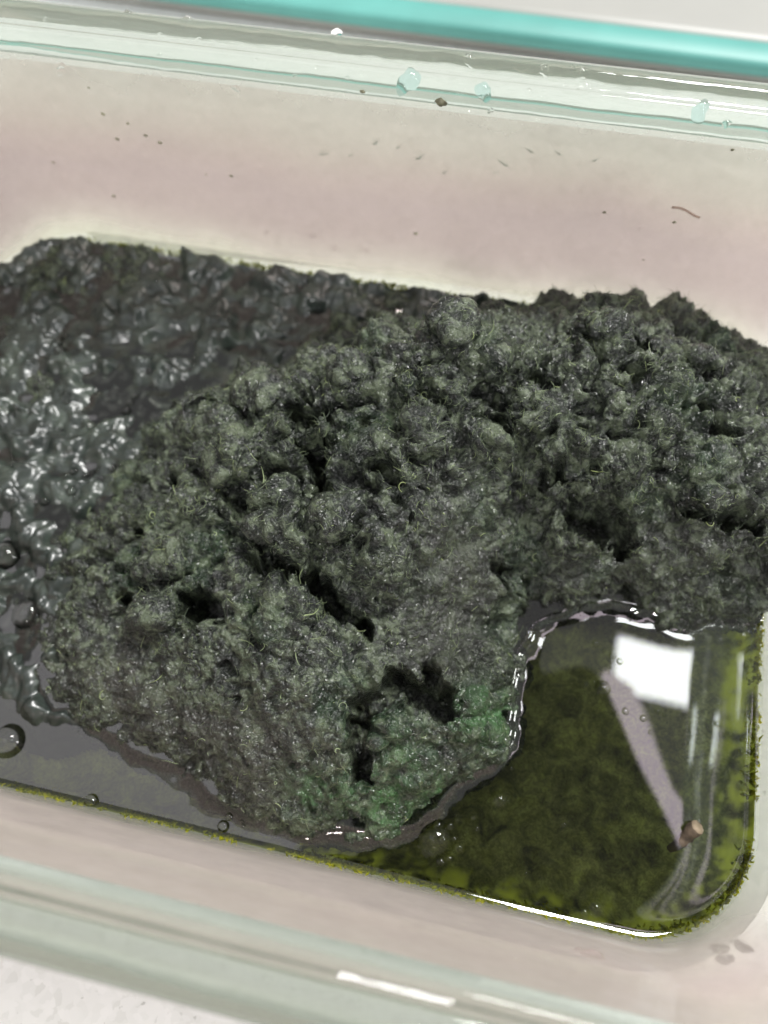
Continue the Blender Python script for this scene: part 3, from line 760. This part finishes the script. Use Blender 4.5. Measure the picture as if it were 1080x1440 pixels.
def rrect(o, e, l, le, ll, r, n=8):
    o, e, l = map(np.array, (o, e, l)); P = []
    for (a, b), t0 in (((r, r), 180), ((le-r, r), 270), ((le-r, ll-r), 0), ((r, ll-r), 90)):
        for k in range(n+1):
            t = math.radians(t0+90*k/n); P.append(tuple(o+e*(a+r*math.cos(t))+l*(b+r*math.sin(t))))
    return P


V, F = prism(rrect((0.180, 0.078), (0.50, -0.866), (-0.866, -0.50), 0.084, 0.105, 0.012)[::-1], 0.150, 0.158)
ph = mesh_obj('smartphone', V, F, mat_plain('dark_phone_case', (0.02, 0.02, 0.022), 0.5), smooth=False)
tag(ph, 'dark phone held over the container, mirrored in the pool', kind='structure')


def tube(pts, rad, seg=10):
    pts = np.array(pts, float); t = np.gradient(pts, axis=0); t /= np.linalg.norm(t, axis=1)[:, None]
    s1 = np.cross(t, [0.13, 0.2, 1]); s1 /= np.linalg.norm(s1, axis=1)[:, None]; s2 = np.cross(t, s1); n = len(pts)
    rad = np.broadcast_to(rad, n)
    V = [pts[i]+rad[i]*(s1[i]*math.cos(2*math.pi*k/seg)+s2[i]*math.sin(2*math.pi*k/seg)) for i in range(n) for k in range(seg)]
    F = [(i*seg+k, i*seg+(k+1) % seg, (i+1)*seg+(k+1) % seg, (i+1)*seg+k) for i in range(n-1) for k in range(seg)]
    F += [tuple(range(seg))[::-1], tuple(range((n-1)*seg, n*seg))]
    return V, F


m, nt, N, L, out = nodes('added_lavender_glow')
em = N('ShaderNodeEmission', Color=(1.0, 0.86, 0.95, 1), Strength=3.0); L(em.outputs[0], out.inputs[0])  # added glowing tube, stands in for the phone's lavender edge mirrored in the pool
V, F = tube([(0.1931, 0.0804, 0.2), (0.2009, 0.0741, 0.2), (0.2073, 0.0615, 0.2), (0.2121, 0.049, 0.2), (0.2169, 0.0383, 0.2), (0.2234, 0.0297, 0.2),
             (0.2314, 0.0203, 0.2), (0.2404, 0.0127, 0.2), (0.2492, 0.0048, 0.2)], [0.005, 0.009, 0.0105, 0.011, 0.011, 0.0115, 0.0125, 0.014, 0.0155])
lt = mesh_obj('added_glow_band', V, F, m)
tag(lt, 'unseen glowing tube added above the container, mirrored as the lavender band in the pool', kind='structure')

# ------------------------------------------------------------------ twig in the pool, modelled as a solid stub
p0, p1 = at(940, 1194, -0.0024), at(982, 1164, 0.0012)
tv, tf_ = tube([p0+(p1-p0)*t+np.array([0.0003*math.sin(5*t), 0, 0.0003*math.sin(7*t)]) for t in np.linspace(0, 1, 9)], np.linspace(0.0008, 0.00125, 9)*np.array([.6, .9, .95, 1.1, .98, 1.08, .92, 1.12, 0.96]), 16)
tv = [tuple(np.array(v)*(1, 1, 1)+rng.normal(size=3)*0.00007) for v in tv]
tw = empty('tan_stub', p0); tag(tw, 'short tan stub in the clear pool on the lavender band', 'tan_knob')
mesh_obj('stub_side', [tuple(np.array(v)-p0) for v in tv], tf_[:-2], mat_plain('stub_side_tan', (0.17, 0.13, 0.095), 0.6, 0.5, 700), tw)
ring_ = [tuple(np.array(v)-p0) for v in tv[-16:]]; cc = np.mean(ring_, 0); dirn = (p1-p0)/np.linalg.norm(p1-p0)
endv = ring_+[tuple(cc+(np.array(v)-cc)*0.86+dirn*0.0004) for v in ring_]+[tuple(cc+dirn*0.0005)]
endf = [(k, (k+1) % 16, 16+(k+1) % 16, 16+k) for k in range(16)]+[(16+k, 16+(k+1) % 16, 32) for k in range(16)]
mesh_obj('stub_tip', endv, endf, mat_plain('stub_tip_tan', (0.36, 0.28, 0.19), 0.6, 0.3, 700), tw)

# ------------------------------------------------------------------ lid lying behind
y_l = at(710, 58, ZC+0.004)[1]; x_l = at(710, 58, ZC+0.004)[0]
lid = empty('container_lid', (x_l, y_l, ZC)); lid.rotation_euler = (0, 0, math.radians(-1.2)); tag(lid, 'pale plastic lid edged with a teal seal lying behind the container', 'lid')


def rr2(o, w, d, r, z, n=8):
    return [(p[0], p[1], z) for p in rrect((-w/2-o, -o), (1, 0), (0, 1), w+2*o, d+2*o, max(r+o, .001), n)]


def loft2(prof, w, d, r, cap=False):
    V, F = [], []; n = 36
    for o, z in prof: V += rr2(o, w, d, r, z)
    for i in range(len(prof)-1):
        for k in range(n): F.append((i*n+k, i*n+(k+1) % n, (i+1)*n+(k+1) % n, (i+1)*n+k))
    if cap: F.append(tuple((len(prof)-1)*n+k for k in range(n)))
    return V, F


LW, LD, LR = 0.36, 0.16, 0.025
M_TEAL = mat_plain('teal_silicone', (0.14, 0.43, 0.385), 0.45, 0.06, 60)
M_LID = mat_plain('pale_lid_plastic', (0.43, 0.43, 0.40), 0.4, 0.03, 40)
V, F = loft2(mm((-0.6, 2.6), (0.3, 3.4), (0.4, 5), (-0.2, 6.2), (-1.5, 6.8), (-5, 7.0), (-8.6, 6.9), (-9.4, 6.2), (-9.6, 5)), LW, LD, LR); mesh_obj('seal', V, F, M_TEAL, lid)
V, F = loft2(mm((-2.5, 0), (-0.8, 0.3), (-0.5, 1.2), (-0.8, 2.6), (-9.0, 4.4), (-9.8, 5.6), (-11, 6.3), (-13, 6.4), (-22, 5.2), (-40, 4.8)), LW, LD, LR, True); mesh_obj('panel', V, F, M_LID, lid)

# ------------------------------------------------------------------ drops and specks on the glass
def on_wall(px, py, back=True):
    d = fw + rt*(px-540)/FPX - up*(py-720)/FPX; z = 0.02
    for _ in range(8):
        o = np.interp(z, [-.003, .001, .008, .018, .03, .04, .047], [-.0002, 0, .0005, .0012, .002, .0026, .003])
        t = (((D+o) if back else -o)-CAM[1])/d[1]; z = CAM[2]+t*d[2]
    return CAM+t*d


dv_, df_ = dome(18, 6)
drop_me = []
for k in range(5):
    a1_, a2_, a3_ = [random.uniform(0, 6.3) for _ in range(3)]
    V = []
    for x, y, z in dv_:
        t = math.atan2(y, x); g = 1+0.20*math.sin(2*t+a1_)+0.13*math.sin(3*t+a2_)+0.07*math.sin(5*t+a3_)
        V.append((x*g, y*g*(1.25 if y < 0 else 0.9), z))
    me = bpy.data.meshes.new('water_drop'); me.from_pydata(V, [], df_); me.materials.append(M_DROP)
    me.polygons.foreach_set('use_smooth', [True]*len(me.polygons)); drop_me.append(me)


def drop(p, r, label, group, nrm, mat=M_DROP, st=1.0):
    o = bpy.data.objects.new('water_drop', random.choice(drop_me)); COL.objects.link(o)
    o.material_slots[0].link = 'OBJECT'; o.material_slots[0].material = mat
    o.location = p; o.rotation_euler = Vector(nrm).to_track_quat('Z', 'Y').to_euler(); o.scale = (r, r*st, r*0.75)
    return tag(o, label, 'drop', group)


BN, FN = (0, -1, 0.05), (0, 1, 0.05)
ORD = ['leftmost', 'second from the left', 'third from the left', 'fourth from the left', 'fifth from the left', 'sixth from the left', 'seventh from the left', 'eighth from the left',
       'ninth from the left', 'tenth from the left', 'eleventh from the left', 'twelfth from the left', 'thirteenth from the left']


def place(i, n): return ORD[i] if i < (n+1)//2 else ORD[n-1-i].replace('left', 'right')


wall_drops = sorted([(455, 212, 0.9), (528, 197, 0.7), (493, 215, 0.6), (590, 216, 0.9), (626, 238, 0.7), (708, 224, 1.0), (745, 208, 0.7), (785, 212, 0.6), (838, 222, 0.6),
                  (698, 240, 0.6), (375, 325, 0.7), (440, 330, 0.8), (470, 347, 0.9), (515, 350, 0.8), (900, 320, 0.5), (690, 155, 0.5), (300, 330, 0.5), (840, 300, 0.5), (560, 205, 0.5)])
for i, (px, py, r) in enumerate(wall_drops):
    drop(on_wall(px, py), r/1000, 'clear water drop on the back glass wall, '+place(i, len(wall_drops)), 'drops on the back wall', BN, st=1.2)
rimd = [(575, 112, 1.8, 'largest teal tinted drop hanging from the back rim near its middle', M_TEALDROP), (680, 127, 1.3, 'teal tinted drop right of the largest drop on the back rim', M_TEALDROP),
        (985, 155, 1.4, 'dark teal drop on the back rim at the right', M_TEALDROP), (822, 124, 1.1, 'round clear drop under a drip on the back rim', M_DROP),
        (818, 103, 1.0, 'clear drip on the back rim above the round clear drop', M_DROP), (262, 30, 1.0, 'bright clear drop on the back rim at the left', M_DROP), (472, 48, 1.0, 'broad clear drop on the back rim left of the middle', M_DROP),
        (178, 22, 1.0, 'small clear drop on the back rim left of the bright drop', M_DROP), (765, 98, 0.9, 'small clear drop on the rim beside the drip', M_DROP), (660, 84, 1.0, 'small clear drop on the rim left of the dark line', M_DROP)]
for px, py, r, lab, mt in rimd:
    p = at(px, py, 0.0514); drop(p, r/1000, lab, None, (0, -0.5, 0.85), mt, 1.15)
for k, px in enumerate(sorted(random.uniform(20, 1070) for _ in range(26))):
    py = random.choice([30, 62, 75, 90])+px*0.083+random.uniform(-8, 8); z_ = 0.0505
    p = at(px, py, z_); drop(p, random.uniform(0.0003, 0.0008), 'tiny clear bead on the wet back glass rim, '+place(k, 26), 'beads along the back rim', (0, -0.3, 0.9), M_DROP, random.uniform(0.6, 1.0))
for px, py, r, lab in [(835, 1346, 1.5, 'crescent lit drop on the front glass wall'), (815, 1338, 0.8, 'small drop left of the crescent lit drop'), (725, 1352, 0.5, 'tiny drop on the front wall left of the paired drops')]:
    drop(on_wall(px, py, False), r/1000, lab, None, FN)
for px, py, lab in [(1013, 1335, 'flat water drop on the countertop, nearest the front right glass corner'), (1046, 1333, 'flat water drop on the countertop, nearest the right frame edge'), (1020, 1350, 'flat water drop on the countertop, lowest of the three by the corner')]:
    p = at(px, py, ZC+0.0002); drop((p[0], p[1], ZC), 0.0016, lab, 'drops on the countertop', (0, 0, 1), st=0.5)

pts = [on_wall(*p) for p in [(585, 328), (620, 143), (180, 173), (205, 190), (225, 200), (850, 298), (948, 312), (75, 228), (165, 195), (510, 128), (905, 365), (1030, 210), (125, 123), (325, 247), (145, 160), (290, 245), (160, 275)]]
V, F = [], []
for i, p in enumerate(pts):
    n0 = len(V); r = random.uniform(0.0002, 0.00045)*(2.4 if i == 1 else 1)
    V += [(p[0]+v[0]*r*random.uniform(.7, 1.5), p[1]-v[2]*r*.5-0.0001, p[2]+v[1]*r*random.uniform(.6, 1.1)) for v in dv_]; F += [tuple(k+n0 for k in f) for f in df_]
sp = mesh_obj('pulp_specks', V, F, mat_plain('speck', (0.33, 0.32, 0.22), 0.6, 0.5, 900)); tag(sp, 'tiny olive pulp specks stuck on the back glass wall', kind='stuff')
p = on_wall(945, 290); p2 = on_wall(985, 302)
V, F = tube([p+(p2-p)*t+np.array([0, -0.0003, 0.0004*math.sin(5*t)]) for t in np.linspace(0, 1, 8)], 0.0002, 6)
tag(mesh_obj('fibre_strand', V, F, mat_plain('pink_strand', (0.58, 0.42, 0.35), 0.6)), 'thin pinkish brown strand stuck on the back wall at the right', 'strand')
